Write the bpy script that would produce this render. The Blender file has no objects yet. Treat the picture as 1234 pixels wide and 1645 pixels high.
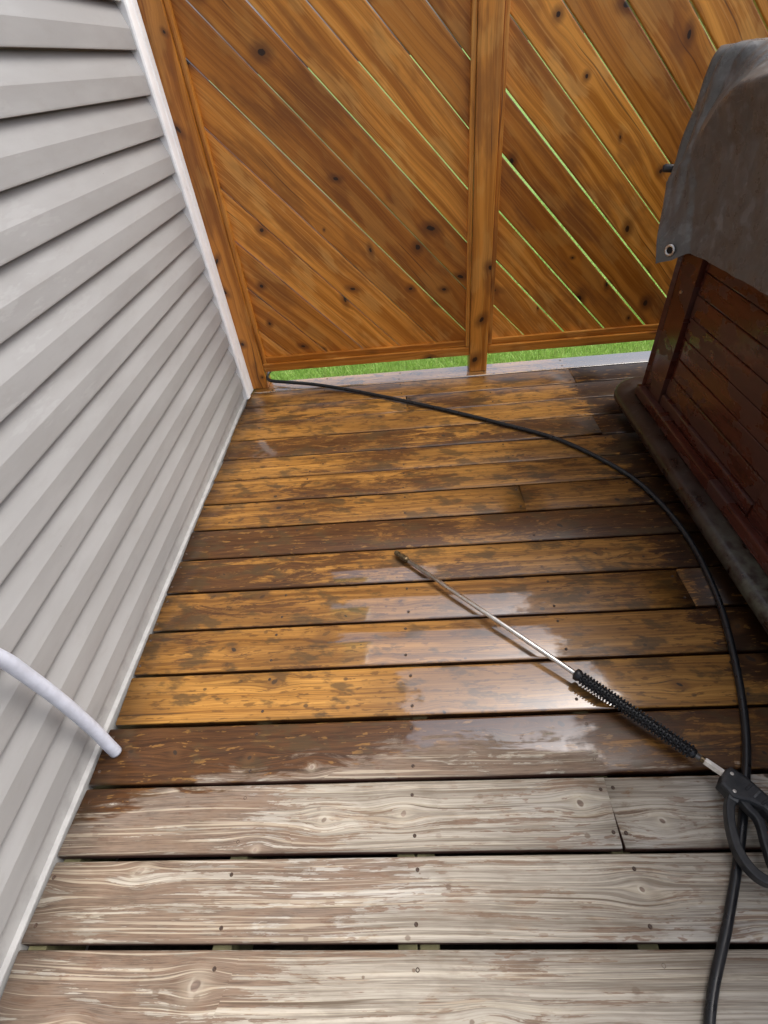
import bpy, bmesh, math, random
from mathutils import Matrix, Vector
R = math.radians
scene = bpy.context.scene
COL = scene.collection

# ------------------------------------------------------------------ camera
cam_d = bpy.data.cameras.new('camera')
cam_d.sensor_fit = 'VERTICAL'; cam_d.sensor_height = 36.0; cam_d.lens = 17.43
cam_d.clip_start = 0.02; cam_d.clip_end = 3000
cam = bpy.data.objects.new('camera', cam_d); COL.objects.link(cam)
cam.matrix_world = Matrix(((0.99569, 0.06161, 0.06935, 0.8430),
                           (0.00942, 0.67656, -0.73633, -2.3241),
                           (-0.09229, 0.73380, 0.67306, 1.2278),
                           (0, 0, 0, 1)))
scene.camera = cam
# ------------------------------------------------------------------ sky, sun, exposure
SUN_AZ, SUN_EL = R(80), R(58)          # azimuth measured from +Y towards +X
world = bpy.data.worlds.new('World'); scene.world = world; world.use_nodes = True
wt = world.node_tree; wt.nodes.clear()
sky = wt.nodes.new('ShaderNodeTexSky'); sky.sky_type = 'NISHITA'; sky.sun_disc = False
sky.sun_elevation = SUN_EL; sky.sun_rotation = SUN_AZ
sky.air_density = 0.7; sky.dust_density = 6.0; sky.ozone_density = 1.0
hs = wt.nodes.new('ShaderNodeHueSaturation'); hs.inputs['Saturation'].default_value = 0.55
bg = wt.nodes.new('ShaderNodeBackground'); bg.inputs['Strength'].default_value = 0.15
wo = wt.nodes.new('ShaderNodeOutputWorld')
wt.links.new(sky.outputs[0], hs.inputs['Color']); wt.links.new(hs.outputs[0], bg.inputs[0]); wt.links.new(bg.outputs[0], wo.inputs[0])
sun_d = bpy.data.lights.new('sun', 'SUN'); sun_d.energy = 0.75; sun_d.angle = R(30); sun_d.color = (1.0, 0.96, 0.9)
sun = bpy.data.objects.new('sun', sun_d); COL.objects.link(sun)
sdir = Vector((math.sin(SUN_AZ) * math.cos(SUN_EL), math.cos(SUN_AZ) * math.cos(SUN_EL), math.sin(SUN_EL)))
sun.rotation_euler = sdir.to_track_quat('Z', 'Y').to_euler()
vs = scene.view_settings
vs.view_transform = 'Standard'; vs.look = 'None'; vs.gamma = 1.0; vs.use_curve_mapping = False
vs.exposure = 0.95
scene.cycles.max_bounces = 6; scene.cycles.glossy_bounces = 3; scene.cycles.diffuse_bounces = 4

rng = random.Random(7)

# ------------------------------------------------------------------ node helpers
class T:
    def __init__(s, name):
        s.m = bpy.data.materials.new(name); s.m.use_nodes = True; s.t = s.m.node_tree; s.t.nodes.clear()
        s.out = s.t.nodes.new('ShaderNodeOutputMaterial')
    def put(s, sock, v):
        if hasattr(v, 'is_output'): s.t.links.new(v, sock)
        elif isinstance(v, (tuple, list)):
            n = len(sock.default_value); v = tuple(v)
            sock.default_value = v + (1.0,) * (n - len(v)) if n > len(v) else v[:n]
        else:
            try: sock.default_value = v
            except Exception: sock.default_value = [v] * len(sock.default_value)
    def n(s, typ, ins=None, **props):
        nd = s.t.nodes.new('ShaderNode' + typ)
        for k, v in props.items(): setattr(nd, k, v)
        for k, v in (ins or {}).items(): s.put(nd.inputs[k], v)
        return nd
    def m_(s, op, a, b=0.0, c=None, clamp=False):
        nd = s.t.nodes.new('ShaderNodeMath'); nd.operation = op; nd.use_clamp = clamp
        s.put(nd.inputs[0], a); s.put(nd.inputs[1], b)
        if c is not None: s.put(nd.inputs[2], c)
        return nd.outputs[0]
    def add(s, a, b): return s.m_('ADD', a, b)
    def sub(s, a, b): return s.m_('SUBTRACT', a, b)
    def mul(s, a, b): return s.m_('MULTIPLY', a, b)
    def mx(s, a, b): return s.m_('MAXIMUM', a, b)
    def mn(s, a, b): return s.m_('MINIMUM', a, b)
    def ss(s, v, lo, hi, a=0.0, b=1.0):
        nd = s.n('MapRange', {'Value': v, 'From Min': lo, 'From Max': hi, 'To Min': a, 'To Max': b}, interpolation_type='SMOOTHSTEP')
        return nd.outputs[0]
    def lin(s, v, lo, hi, a=0.0, b=1.0):
        return s.n('MapRange', {'Value': v, 'From Min': lo, 'From Max': hi, 'To Min': a, 'To Max': b}).outputs[0]
    def gauss(s, q): return s.m_('POWER', 2.718, s.mul(q, -1.0))
    def mix(s, f, a, b, blend='MIX'):
        nd = s.t.nodes.new('ShaderNodeMix'); nd.data_type = 'RGBA'; nd.blend_type = blend
        s.put(nd.inputs[0], f); s.put(nd.inputs[6], a); s.put(nd.inputs[7], b)
        return nd.outputs[2]
    def xyz(s, v):
        nd = s.n('SeparateXYZ', {0: v}); return nd.outputs[0], nd.outputs[1], nd.outputs[2]
    def vec(s, x, y, z=0.0): return s.n('CombineXYZ', {0: x, 1: y, 2: z}).outputs[0]
    def noise(s, v, scale=1.0, detail=2.0, rough=0.5, dist=0.0):
        return s.n('TexNoise', {'Vector': v, 'Scale': scale, 'Detail': detail, 'Roughness': rough, 'Distortion': dist}).outputs[0]
    def attr(s, name): return s.n('Attribute', attribute_type='OBJECT', attribute_name=name).outputs['Fac']
    def local(s): return s.n('TexCoord').outputs['Object']
    def pos(s): return s.n('NewGeometry').outputs['Position']
    def bump(s, h, strength=0.3, dist=0.002, normal=None):
        nd = s.n('Bump', {'Height': h, 'Strength': strength, 'Distance': dist})
        if normal is not None: s.put(nd.inputs['Normal'], normal)
        return nd.outputs[0]
    def bsdf(s, **ins):
        nd = s.t.nodes.new('ShaderNodeBsdfPrincipled')
        for k, v in ins.items(): s.put(nd.inputs[k.replace('_', ' ')], v)
        s.t.links.new(nd.outputs[0], s.out.inputs[0]); return nd

def wood_field(t, kscale=5.0, kthr=0.45, rmin=0.005, rmax=0.012, axis='y', wob=0.03, rf=60.0, ff=330.0):
    """grain, growth rings and knots in board-local coordinates: x along the grain, y (or z) across it"""
    lx, ly, lz = t.xyz(t.local()); across = ly if axis == 'y' else lz
    sd = t.attr('seed')
    x = t.add(lx, t.mul(sd, 17.31)); y = t.add(across, t.mul(sd, 9.17))
    p = t.vec(x, y, 0.0)
    vor = t.n('TexVoronoi', {'Vector': p, 'Scale': kscale, 'Randomness': 0.8}, voronoi_dimensions='2D', feature='F1')
    kx, ky, _ = t.xyz(vor.outputs['Position']); cr, cg, cb = t.xyz(vor.outputs['Color'])
    pres = t.m_('GREATER_THAN', cr, kthr)
    dx, dy = t.sub(x, kx), t.sub(y, ky)
    rad = t.lin(cg, 0, 1, rmin, rmax)
    wig = t.noise(p, 60.0, 2.0)
    tilt = t.add(dx, t.mul(dy, t.lin(cb, 0, 1, -0.9, 0.9)))
    d = t.m_('SQRT', t.add(t.mul(t.mul(tilt, tilt), 0.7), t.mul(t.mul(dy, dy), 0.75)))
    dk = t.add(t.m_('DIVIDE', d, rad), t.mul(t.sub(wig, 0.5), 0.9))
    knot = t.mul(pres, t.ss(dk, 0.75, 1.1, 1, 0))
    rim = t.mul(pres, t.mul(t.ss(dk, 0.85, 1.15), t.ss(dk, 1.3, 1.9, 1, 0)))
    halo = t.mul(pres, t.ss(dk, 1.0, 4.5, 1, 0))
    infl = t.gauss(t.add(t.m_('POWER', t.m_('DIVIDE', dx, 0.050), 2.0), t.m_('POWER', t.m_('DIVIDE', dy, 0.026), 2.0)))
    push = t.mul(t.mul(pres, t.mul(dy, 0.85)), infl)
    wobble = t.mul(t.sub(t.noise(t.vec(t.mul(x, 1.3), t.mul(y, 3.5)), 1.0, 2.0), 0.5), wob)
    u = t.add(t.sub(y, push), wobble)
    ring = t.noise(t.vec(t.mul(x, 0.45), t.mul(u, rf)), 1.0, 1.5)
    fine = t.noise(t.vec(t.mul(x, 4.0), t.mul(u, ff)), 1.0, 3.0, 0.6)
    return dict(x=x, y=y, u=u, p=p, knot=knot, rim=rim, halo=halo, ring=ring, fine=fine, lx=lx, la=across, cb=cb, sd=sd)

# ------------------------------------------------------------------ materials
def mat_deck():
    t = T('deck_wood'); w = wood_field(t, 5.0, 0.30, 0.003, 0.0085)
    P = t.pos(); X, Y, Z = t.xyz(P)
    x, y, u, p = w['x'], w['y'], w['u'], w['p']
    stain, left, film0, film1, gold = (t.attr(k) for k in ('stain', 'left_stain', 'film_a', 'film_b', 'gold'))
    # wet line: the sprayed part ends along an uneven line across the boards
    fc = t.n('FloatCurve', {'Factor': 1.0}); c = fc.mapping.curves[0]
    pts = [(0.0, -1.985), (0.11, -1.955), (0.20, -1.925), (0.30, -1.9), (0.52, -1.872), (0.73, -1.835), (0.94, -1.816), (1.14, -1.838), (1.215, -1.86), (1.25, -1.905), (1.6, -1.905), (3.0, -1.905)]
    for i, (a, b) in enumerate(pts):
        q = (a / 3.0, (b + 2.2) / 0.5)
        if i == 0: c.points[0].location = q
        elif i == len(pts) - 1: c.points[-1].location = q
        else: c.points.new(*q)
    fc.mapping.update(); t.put(fc.inputs['Value'], t.m_('DIVIDE', X, 3.0))
    yb = t.sub(t.mul(fc.outputs[0], 0.5), 2.2)
    hair = t.noise(t.vec(t.mul(x, 16.0), t.mul(u, 620.0)), 1.0, 2.0, 0.6)
    blotch = t.noise(t.vec(t.mul(x, 6.0), t.mul(u, 24.0)), 1.0, 5.0, 0.70, 0.6)
    big = t.noise(t.vec(t.mul(x, 2.4), t.mul(y, 5.0)), 1.0, 1.0)
    streak = t.noise(t.vec(t.mul(x, 3.4), t.mul(u, 105.0)), 1.0, 4.0, 0.66)
    wn = t.add(t.mul(t.sub(blotch, 0.5), 0.24), t.mul(t.sub(streak, 0.5), 0.10))
    wet = t.ss(t.add(t.sub(Y, yb), wn), -0.016, 0.022)
    # leftover old stain in patches, plus painted shade beside the tub
    nearf = t.ss(Y, -1.95, -1.85, 1, 0)
    tub_shade_stain = t.ss(t.add(X, t.mul(t.sub(blotch, 0.5), 0.35)), 1.57, 1.69)
    tub_shade_stain = t.mul(tub_shade_stain, t.ss(Y, -1.85, -1.6))
    sf = t.add(t.add(stain, t.mul(left, t.ss(X, 0.15, 0.95, 1, 0))), tub_shade_stain)
    field = t.add(t.add(t.mul(blotch, 0.50), t.mul(big, 0.28)), t.mul(streak, 0.22))
    field = t.add(field, t.mul(t.sub(streak, 0.5), t.mul(nearf, 0.5)))
    field = t.add(field, t.mul(t.sub(hair, 0.5), t.lin(nearf, 0, 1, 0.16, 0.30)))
    thr = t.lin(sf, 0, 1, 0.66, 0.36)
    dlt = t.sub(field, thr)
    smask = t.ss(dlt, -0.009, 0.011)
    soft = t.ss(dlt, -0.09, 0.10)
    g = t.add(t.add(t.mul(w['ring'], 0.42), t.mul(w['fine'], 0.36)), t.mul(hair, 0.22))
    g2 = t.ss(g, 0.36, 0.64)
    wetA = t.mix(g2, (0.115, 0.046, 0.008), (0.34, 0.162, 0.036))
    wetA = t.mix(gold, wetA, t.mix(g2, (0.205, 0.084, 0.013), (0.52, 0.265, 0.060)))
    wetA = t.mix(t.mul(t.ss(big, 0.42, 0.66), 0.6), wetA, (0.135, 0.062, 0.015))
    wetS = t.mix(t.ss(t.add(t.mul(streak, 0.6), t.mul(hair, 0.4)), 0.38, 0.62), (0.032, 0.012, 0.004), (0.098, 0.040, 0.011))
    wetS = t.mix(t.mul(tub_shade_stain, 0.75), wetS, (0.009, 0.003, 0.001))  # near-black: unwashed stain with the tub's shadow painted into it
    dryA = t.mix(g2, (0.185, 0.155, 0.120), (0.425, 0.388, 0.328))
    dryA = t.mix(t.ss(t.add(big, t.mul(t.sub(hair, 0.5), 0.25)), 0.50, 0.66, 0, 0.5), dryA, (0.50, 0.485, 0.455))
    dryA = t.mix(t.ss(blotch, 0.50, 0.66, 0, 0.65), dryA, (0.255, 0.205, 0.155))
    line = t.ss(t.m_('ABSOLUTE', t.sub(t.add(w['ring'], t.mul(t.sub(hair, 0.5), 0.10)), 0.5)), 0.0, 0.026, 1, 0)
    dryA = t.mix(t.mul(line, 0.38), dryA, (0.60, 0.53, 0.41))
    dryS = t.mix(t.ss(t.add(t.mul(blotch, 0.5), t.mul(hair, 0.5)), 0.36, 0.62), (0.080, 0.049, 0.032), (0.20, 0.130, 0.088))
    gl = t.noise(t.vec(t.mul(x, 2.2), t.mul(u, 215.0), 1.7), 1.0, 2.0, 0.55)
    dryA = t.mix(t.ss(gl, 0.44, 0.36, 0, 0.55), dryA, (0.15, 0.115, 0.082))
    dryA = t.mix(t.ss(gl, 0.58, 0.66, 0, 0.45), dryA, (0.60, 0.55, 0.465))
    fleck = t.noise(t.vec(t.mul(x, 20.0), t.mul(u, 85.0), 5.1), 1.0, 3.0, 0.6)
    dryA = t.mix(t.mul(t.ss(fleck, 0.585, 0.625), t.ss(big, 0.40, 0.58, 0.1, 0.75)), dryA, (0.19, 0.115, 0.078))
    dryS = t.mix(t.ss(gl, 0.56, 0.63, 0, 0.65), dryS, (0.46, 0.39, 0.29))
    wetA = t.mix(t.ss(gl, 0.46, 0.36, 0, 0.5), wetA, (0.085, 0.034, 0.008))
    wetA = t.mix(t.mul(t.ss(fleck, 0.57, 0.62), 0.6), wetA, (0.07, 0.03, 0.008))
    wetS = t.mix(t.ss(fleck, 0.60, 0.64, 0, 0.55), wetS, (0.30, 0.155, 0.04))
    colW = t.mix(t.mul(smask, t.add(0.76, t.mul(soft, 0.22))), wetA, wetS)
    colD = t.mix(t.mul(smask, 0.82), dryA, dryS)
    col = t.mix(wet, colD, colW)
    # mildew-dark smudges, cracks, knots
    mil = t.mul(t.ss(t.noise(t.vec(t.add(t.mul(x, 9.0), t.mul(y, 9.0)), t.sub(t.mul(y, 17.0), t.mul(x, 2.0)), 3.3), 1.0, 4.0, 0.62), 0.52, 0.63), 0.72)
    col = t.mix(t.mul(mil, t.lin(wet, 0, 1, 0.22, 1.0)), col, (0.060, 0.036, 0.014))
    crack = t.mul(t.ss(t.noise(t.vec(t.mul(x, 1.6), t.mul(u, 120.0), 7.0), 1.0, 1.0), 0.70, 0.735), 0.8)
    col = t.mix(crack, col, t.mix(wet, (0.10, 0.07, 0.045), (0.03, 0.014, 0.006)))
    col = t.mix(t.mul(w['halo'], t.lin(wet, 0, 1, 0.30, 0.5)), col, t.mix(wet, (0.50, 0.44, 0.34), (0.12, 0.055, 0.018)))
    rimm = t.mul(t.mul(t.mul(w['rim'], t.ss(w['cb'], 0.2, 0.8, 0.25, 1.0)), t.sub(1.0, wet)), t.ss(t.noise(p, 38.0, 2.0), 0.36, 0.6))
    col = t.mix(t.mul(rimm, 0.55), col, (0.60, 0.56, 0.48))
    kcol = t.mix(wet, t.mix(t.ss(hair, 0.35, 0.65), (0.12, 0.085, 0.066), (0.27, 0.20, 0.16)), (0.030, 0.020, 0.014))
    col = t.mix(t.mul(w['knot'], t.ss(w['cb'], 0.0, 0.5, 0.45, 0.95)), col, kcol)
    pv = t.n('TexVoronoi', {'Vector': t.vec(t.mul(x, 0.8), y, 0.0), 'Scale': 13.0, 'Randomness': 1.0}, voronoi_dimensions='2D', feature='F1')
    pr, pg, pb = t.xyz(pv.outputs['Color'])
    pd = t.add(pv.outputs['Distance'], t.mul(t.sub(hair, 0.5), 0.03))
    pin = t.mul(t.m_('GREATER_THAN', pr, 0.62), t.ss(pd, t.lin(pg, 0, 1, 0.02, 0.055), t.lin(pg, 0, 1, 0.035, 0.10), 1, 0))
    col = t.mix(t.mul(pin, t.lin(pb, 0, 1, 0.25, 0.85)), col, t.mix(wet, (0.15, 0.105, 0.075), (0.038, 0.022, 0.012)))
    # the arrises keep their old red-brown stain
    edge = t.ss(t.add(Z, t.mul(t.sub(blotch, 0.5), 0.006)), -0.0030, -0.0062)
    col = t.mix(t.mul(edge, 0.9), col, t.mix(wet, (0.10, 0.042, 0.030), (0.035, 0.012, 0.005)))
    # standing water film
    fn = t.add(t.mul(t.sub(blotch, 0.5), 0.22), t.mul(t.sub(t.noise(P, 26.0, 3.0, 0.6), 0.5), 0.12))
    xf = t.add(X, fn)
    film = t.mul(t.ss(xf, film0, t.add(film0, 0.055)), t.ss(xf, t.sub(film1, 0.09), film1, 1, 0))
    film = t.mul(t.mul(film, wet), t.ss(t.add(big, t.mul(streak, 0.3)), 0.42, 0.56, 0.5, 1.0))
    film = t.mx(film, t.m_('LESS_THAN', film0, 0.0))
    arris = t.mul(wet, t.mul(t.ss(Z, -0.0024, -0.0032), t.ss(Z, -0.0062, -0.0050)))
    film = t.mx(film, t.mul(arris, t.ss(blotch, 0.36, 0.5, 0.25, 0.9)))
    sheen = t.mul(wet, t.mul(t.sub(1.0, tub_shade_stain), t.ss(blotch, 0.40, 0.60, 0.15, 0.75)))
    h = t.add(t.add(t.mul(w['fine'], 0.5), t.mul(hair, 0.35)), t.mul(w['ring'], 0.5))
    nb = t.bump(h, t.lin(wet, 0, 1, 0.95, 0.40), 0.0018)
    nf = t.bump(t.noise(P, 30.0, 2.0), 0.07, 0.002)
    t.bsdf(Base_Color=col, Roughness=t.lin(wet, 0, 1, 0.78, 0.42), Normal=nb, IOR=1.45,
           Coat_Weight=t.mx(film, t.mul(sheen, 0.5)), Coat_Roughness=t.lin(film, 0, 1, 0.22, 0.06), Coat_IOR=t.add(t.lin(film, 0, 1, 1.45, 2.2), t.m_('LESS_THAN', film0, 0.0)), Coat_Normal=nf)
    return t.m
def wig_(t, p): return t.noise(p, 40.0, 2.0)

def mat_fence():
    t = T('fence_wood'); w = wood_field(t, 4.6, 0.40, 0.002, 0.0115, axis='z', wob=0.09, rf=30.0, ff=190.0)
    x, y, u, p = w['x'], w['y'], w['u'], w['p']
    tone = t.attr('tone')
    g = t.add(t.mul(w['ring'], 0.66), t.mul(w['fine'], 0.34))
    a = t.mix(t.ss(g, 0.37, 0.63), (0.40, 0.132, 0.012), (0.74, 0.305, 0.046))
    bl = t.noise(t.vec(t.mul(x, 2.6), t.mul(y, 8.0)), 1.0, 4.0, 0.6)
    a = t.mix(t.ss(bl, 0.50, 0.64, 0, 0.6), a, (0.25, 0.085, 0.012))
    lap = t.noise(t.vec(t.mul(t.add(x, t.mul(y, 0.6)), 5.0), t.mul(u, 12.0), 5.0), 1.0, 3.0)
    a = t.mix(t.ss(t.add(lap, t.mul(t.sub(w['fine'], 0.5), 0.25)), 0.53, 0.62, 0, 0.30), a, (0.78, 0.42, 0.11))
    fg = t.noise(t.vec(t.mul(x, 1.8), t.mul(u, 120.0), 2.7), 1.0, 2.0)
    a = t.mix(t.ss(fg, 0.41, 0.34, 0, 0.22), a, (0.20, 0.068, 0.010))
    a = t.mix(t.ss(fg, 0.60, 0.68, 0, 0.28), a, (0.80, 0.43, 0.12))
    a = t.mix(t.mul(w['halo'], 0.75), a, (0.15, 0.048, 0.009))
    a = t.mix(t.mul(w['knot'], 0.95), a, (0.022, 0.008, 0.003))
    a = t.mix(t.ss(t.noise(t.vec(t.mul(x, 1.0), t.mul(u, 70.0), 8.0), 1.0, 1.0), 0.70, 0.74, 0, 0.7), a, (0.09, 0.03, 0.008))
    a = t.mix(1.0, a, t.n('CombineColor', {0: t.m_('POWER', tone, 0.8), 1: tone, 2: t.m_('POWER', tone, 1.3)}).outputs[0], 'MULTIPLY')
    h = t.add(t.mul(w['fine'], 0.5), t.mul(w['ring'], 0.5))
    t.bsdf(Base_Color=a, Roughness=t.ss(bl, 0.35, 0.65, 0.30, 0.48), Normal=t.bump(h, 0.2, 0.0012), IOR=1.5)
    return t.m

def mat_siding():
    t = T('vinyl_siding'); P = t.pos(); X, Y, Z = t.xyz(P)
    sd = t.attr('seed')
    q = t.vec(t.mul(Y, 2.2), t.mul(Z, 9.0), t.mul(sd, 3.7))
    c = t.mix(t.ss(t.noise(q, 1.0, 4.0, 0.6), 0.35, 0.65), (0.250, 0.250, 0.250), (0.284, 0.286, 0.288))
    n1 = t.noise(t.vec(t.mul(Y, 5.0), t.mul(Z, 22.0), t.mul(sd, 1.3)), 1.0, 4.0, 0.65)
    damp = t.mul(t.ss(n1, 0.56, 0.62), t.mul(t.ss(Z, 0.45, 0.8), t.ss(Y, -0.7, -1.2)))
    c = t.mix(t.mul(damp, 0.18), c, (0.43, 0.44, 0.455))
    spk = t.ss(t.n('TexVoronoi', {'Vector': P, 'Scale': 26.0}).outputs['Distance'], 0.035, 0.055, 1, 0)
    spk = t.mul(spk, t.ss(t.noise(P, 9.0, 2.0), 0.5, 0.62))
    c = t.mix(t.mul(spk, 0.8), c, (0.12, 0.10, 0.08))
    low = t.mul(t.ss(t.noise(t.vec(t.mul(Y, 12.0), t.mul(Z, 30.0), 3.0), 1.0, 4.0, 0.7), 0.5, 0.75), 0.3)
    c = t.mix(low, c, (0.22, 0.213, 0.20))
    grain = t.noise(t.vec(t.mul(Y, 10.0), t.mul(Z, 180.0), sd), 1.0, 3.0)
    wav = t.noise(t.vec(t.mul(Y, 3.0), t.mul(Z, 4.0), sd), 1.0, 1.0)
    nb = t.bump(t.add(t.mul(grain, 0.12), t.mul(wav, 1.6)), 0.3, 0.003)
    t.bsdf(Base_Color=c, Roughness=t.lin(damp, 0, 1, 0.5, 0.3), Normal=nb, IOR=1.46)
    return t.m

def mat_simple(name, col, rough=0.5, var=0.12, scale=25.0, metal=0.0, bumps=0.15, col2=None, coat=0.0, ior=1.45):
    t = T(name); P = t.local()
    n1 = t.noise(P, scale, 4.0, 0.6)
    c2 = col2 or tuple(max(0.0, k * (1 - var * 2.2)) for k in col)
    c = t.mix(t.ss(n1, 0.35, 0.65), c2, col)
    t.bsdf(Base_Color=c, Roughness=t.ss(t.noise(P, scale * 0.6, 3.0), 0.3, 0.7, max(0.03, rough - 0.08), min(1, rough + 0.1)), Metallic=metal,
           Normal=t.bump(t.noise(P, scale * 7.0, 3.0), bumps, 0.001), Coat_Weight=coat, Coat_Roughness=0.15, IOR=ior)
    return t.m

def mat_tub():
    t = T('tub_panel'); P = t.pos(); X, Y, Z = t.xyz(P)
    n1 = t.noise(t.vec(t.mul(X, 4.0), t.mul(Y, 4.0), t.mul(Z, 40.0)), 1.0, 4.0)
    c = t.mix(t.ss(n1, 0.3, 0.7), (0.052, 0.0125, 0.008), (0.082, 0.0225, 0.014))
    ny = t.noise(t.vec(t.mul(Y, 5.0), t.mul(Z, 8.0), 1.0), 1.0, 4.0, 0.6)
    scum = t.ss(ny, 0.50, 0.535)
    c = t.mix(t.mul(scum, 0.22), c, (0.056, 0.038, 0.033))
    drip = t.ss(t.noise(t.vec(t.mul(Y, 40.0), t.mul(Z, 6.0), 2.0), 1.0, 2.0), 0.62, 0.72, 0, 0.4)
    c = t.mix(drip, c, (0.035, 0.012, 0.008))
    t.bsdf(Base_Color=c, Roughness=t.lin(scum, 0, 1, 0.20, 0.5), Normal=t.bump(n1, 0.2, 0.001))
    return t.m

def mat_flange():
    t = T('tub_base'); P = t.pos(); X, Y, Z = t.xyz(P)
    n1 = t.noise(P, 14.0, 5.0, 0.65); n2 = t.noise(P, 60.0, 3.0)
    c = t.mix(t.ss(n1, 0.38, 0.62), (0.020, 0.009, 0.006), (0.036, 0.022, 0.016))
    alg = t.mul(t.ss(t.add(n1, t.mul(n2, 0.25)), 0.52, 0.75), t.ss(Y, -1.05, -1.6))
    c = t.mix(t.mul(alg, 0.9), c, (0.085, 0.088, 0.062))
    c = t.mix(t.mul(t.ss(n2, 0.6, 0.7), 0.2), c, (0.13, 0.115, 0.09))
    t.bsdf(Base_Color=c, Roughness=t.ss(n1, 0.3, 0.7, 0.22, 0.5), Normal=t.bump(n2, 0.3, 0.0015))
    return t.m

def mat_cover():
    t = T('vinyl_cover'); P = t.pos(); X, Y, Z = t.xyz(P)
    n1 = t.noise(P, 5.0, 4.0, 0.6); n2 = t.noise(P, 18.0, 4.0, 0.6)
    c = t.mix(t.ss(n1, 0.35, 0.65), (0.092, 0.088, 0.083), (0.145, 0.142, 0.138))
    c = t.mix(t.ss(n2, 0.52, 0.60, 0, 0.35), c, (0.23, 0.232, 0.235))
    c = t.mix(t.mul(t.ss(n1, 0.52, 0.535), 0.5), c, (0.070, 0.063, 0.053))
    wr = t.noise(t.vec(t.mul(X, 20.0), t.mul(Y, 20.0), t.mul(Z, 8.0)), 1.0, 4.0, 0.55)
    weave = t.noise(P, 350.0, 2.0)
    t.bsdf(Base_Color=c, Roughness=t.ss(n2, 0.35, 0.65, 0.26, 0.44), Normal=t.bump(t.add(wr, t.mul(weave, 0.04)), 0.6, 0.008), IOR=1.5)
    return t.m

def mat_lawn():
    t = T('lawn_ground'); P = t.pos()
    c = t.mix(t.ss(t.noise(P, 40.0, 4.0, 0.7), 0.3, 0.7), (0.08, 0.16, 0.025), (0.22, 0.40, 0.07))
    c = t.mix(t.ss(t.noise(P, 1.3, 3.0), 0.4, 0.7, 0, 0.5), c, (0.20, 0.33, 0.07))
    t.bsdf(Base_Color=c, Roughness=0.85, Normal=t.bump(t.noise(P, 120.0, 3.0), 0.6, 0.02))
    return t.m

def mat_grass():
    t = T('grass_blades'); P = t.pos(); X, Y, Z = t.xyz(P)
    c = t.mix(t.noise(P, 30.0, 2.0), (0.20, 0.38, 0.06), (0.48, 0.68, 0.20))
    c = t.mix(t.ss(t.noise(P, 9.0, 3.0), 0.58, 0.72, 0, 0.7), c, (0.42, 0.46, 0.18))
    c = t.mix(t.ss(t.noise(P, 70.0, 1.0), 0.62, 0.7, 0, 0.7), c, (0.5, 0.47, 0.26))
    b = t.bsdf(Base_Color=c, Roughness=0.5)
    tr = t.n('BsdfTranslucent', {'Color': c}); mxs = t.n('MixShader', {0: 0.35})
    t.t.links.new(b.outputs[0], mxs.inputs[1]); t.t.links.new(tr.outputs[0], mxs.inputs[2]); t.t.links.new(mxs.outputs[0], t.out.inputs[0])
    return t.m

M = dict(deck=mat_deck(), fence=mat_fence(), siding=mat_siding(), tub=mat_tub(), flange=mat_flange(), cover=mat_cover(), lawn=mat_lawn(), grass=mat_grass())
M['white'] = mat_simple('white_trim', (0.90, 0.92, 0.94), 0.35, 0.04, 12, bumps=0.06)
M['trimgrey'] = mat_simple('base_trim', (0.34, 0.34, 0.338), 0.4, 0.08, 20)
M['joist'] = mat_simple('treated_joist', (0.20, 0.19, 0.10), 0.8, 0.2, 14)
M['soil'] = mat_simple('soil', (0.05, 0.04, 0.03), 0.95, 0.25, 20, bumps=0.6)
M['screw'] = mat_simple('rusty_screw', (0.075, 0.045, 0.03), 0.6, 0.3, 300)
M['steel'] = mat_simple('steel', (0.86, 0.84, 0.80), 0.34, 0.1, 60, metal=1.0, bumps=0.05)
M['darksteel'] = mat_simple('worn_brass', (0.22, 0.16, 0.09), 0.4, 0.25, 120, metal=0.9)
M['rubber'] = mat_simple('black_rubber', (0.014, 0.015, 0.018), 0.34, 0.15, 60, bumps=0.1)
M['plastic'] = mat_simple('black_plastic', (0.020, 0.022, 0.026), 0.42, 0.2, 50, bumps=0.12, col2=(0.032, 0.033, 0.036))
M['greyplastic'] = mat_simple('worn_plastic', (0.10, 0.105, 0.11), 0.5, 0.2, 80)
M['orange'] = mat_simple('orange_plastic', (0.75, 0.12, 0.02), 0.4, 0.1, 80)
M['pipe'] = mat_simple('white_pipe', (0.56, 0.60, 0.70), 0.36, 0.06, 30, bumps=0.08)
M['metalring'] = mat_simple('grommet_metal', (0.75, 0.74, 0.72), 0.3, 0.1, 200, metal=1.0)
M['dark'] = mat_simple('dark_recess', (0.012, 0.009, 0.008), 0.8, 0.1, 30)
M['housewrap'] = mat_simple('wall_core', (0.35, 0.34, 0.33), 0.8, 0.1, 8)

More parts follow.
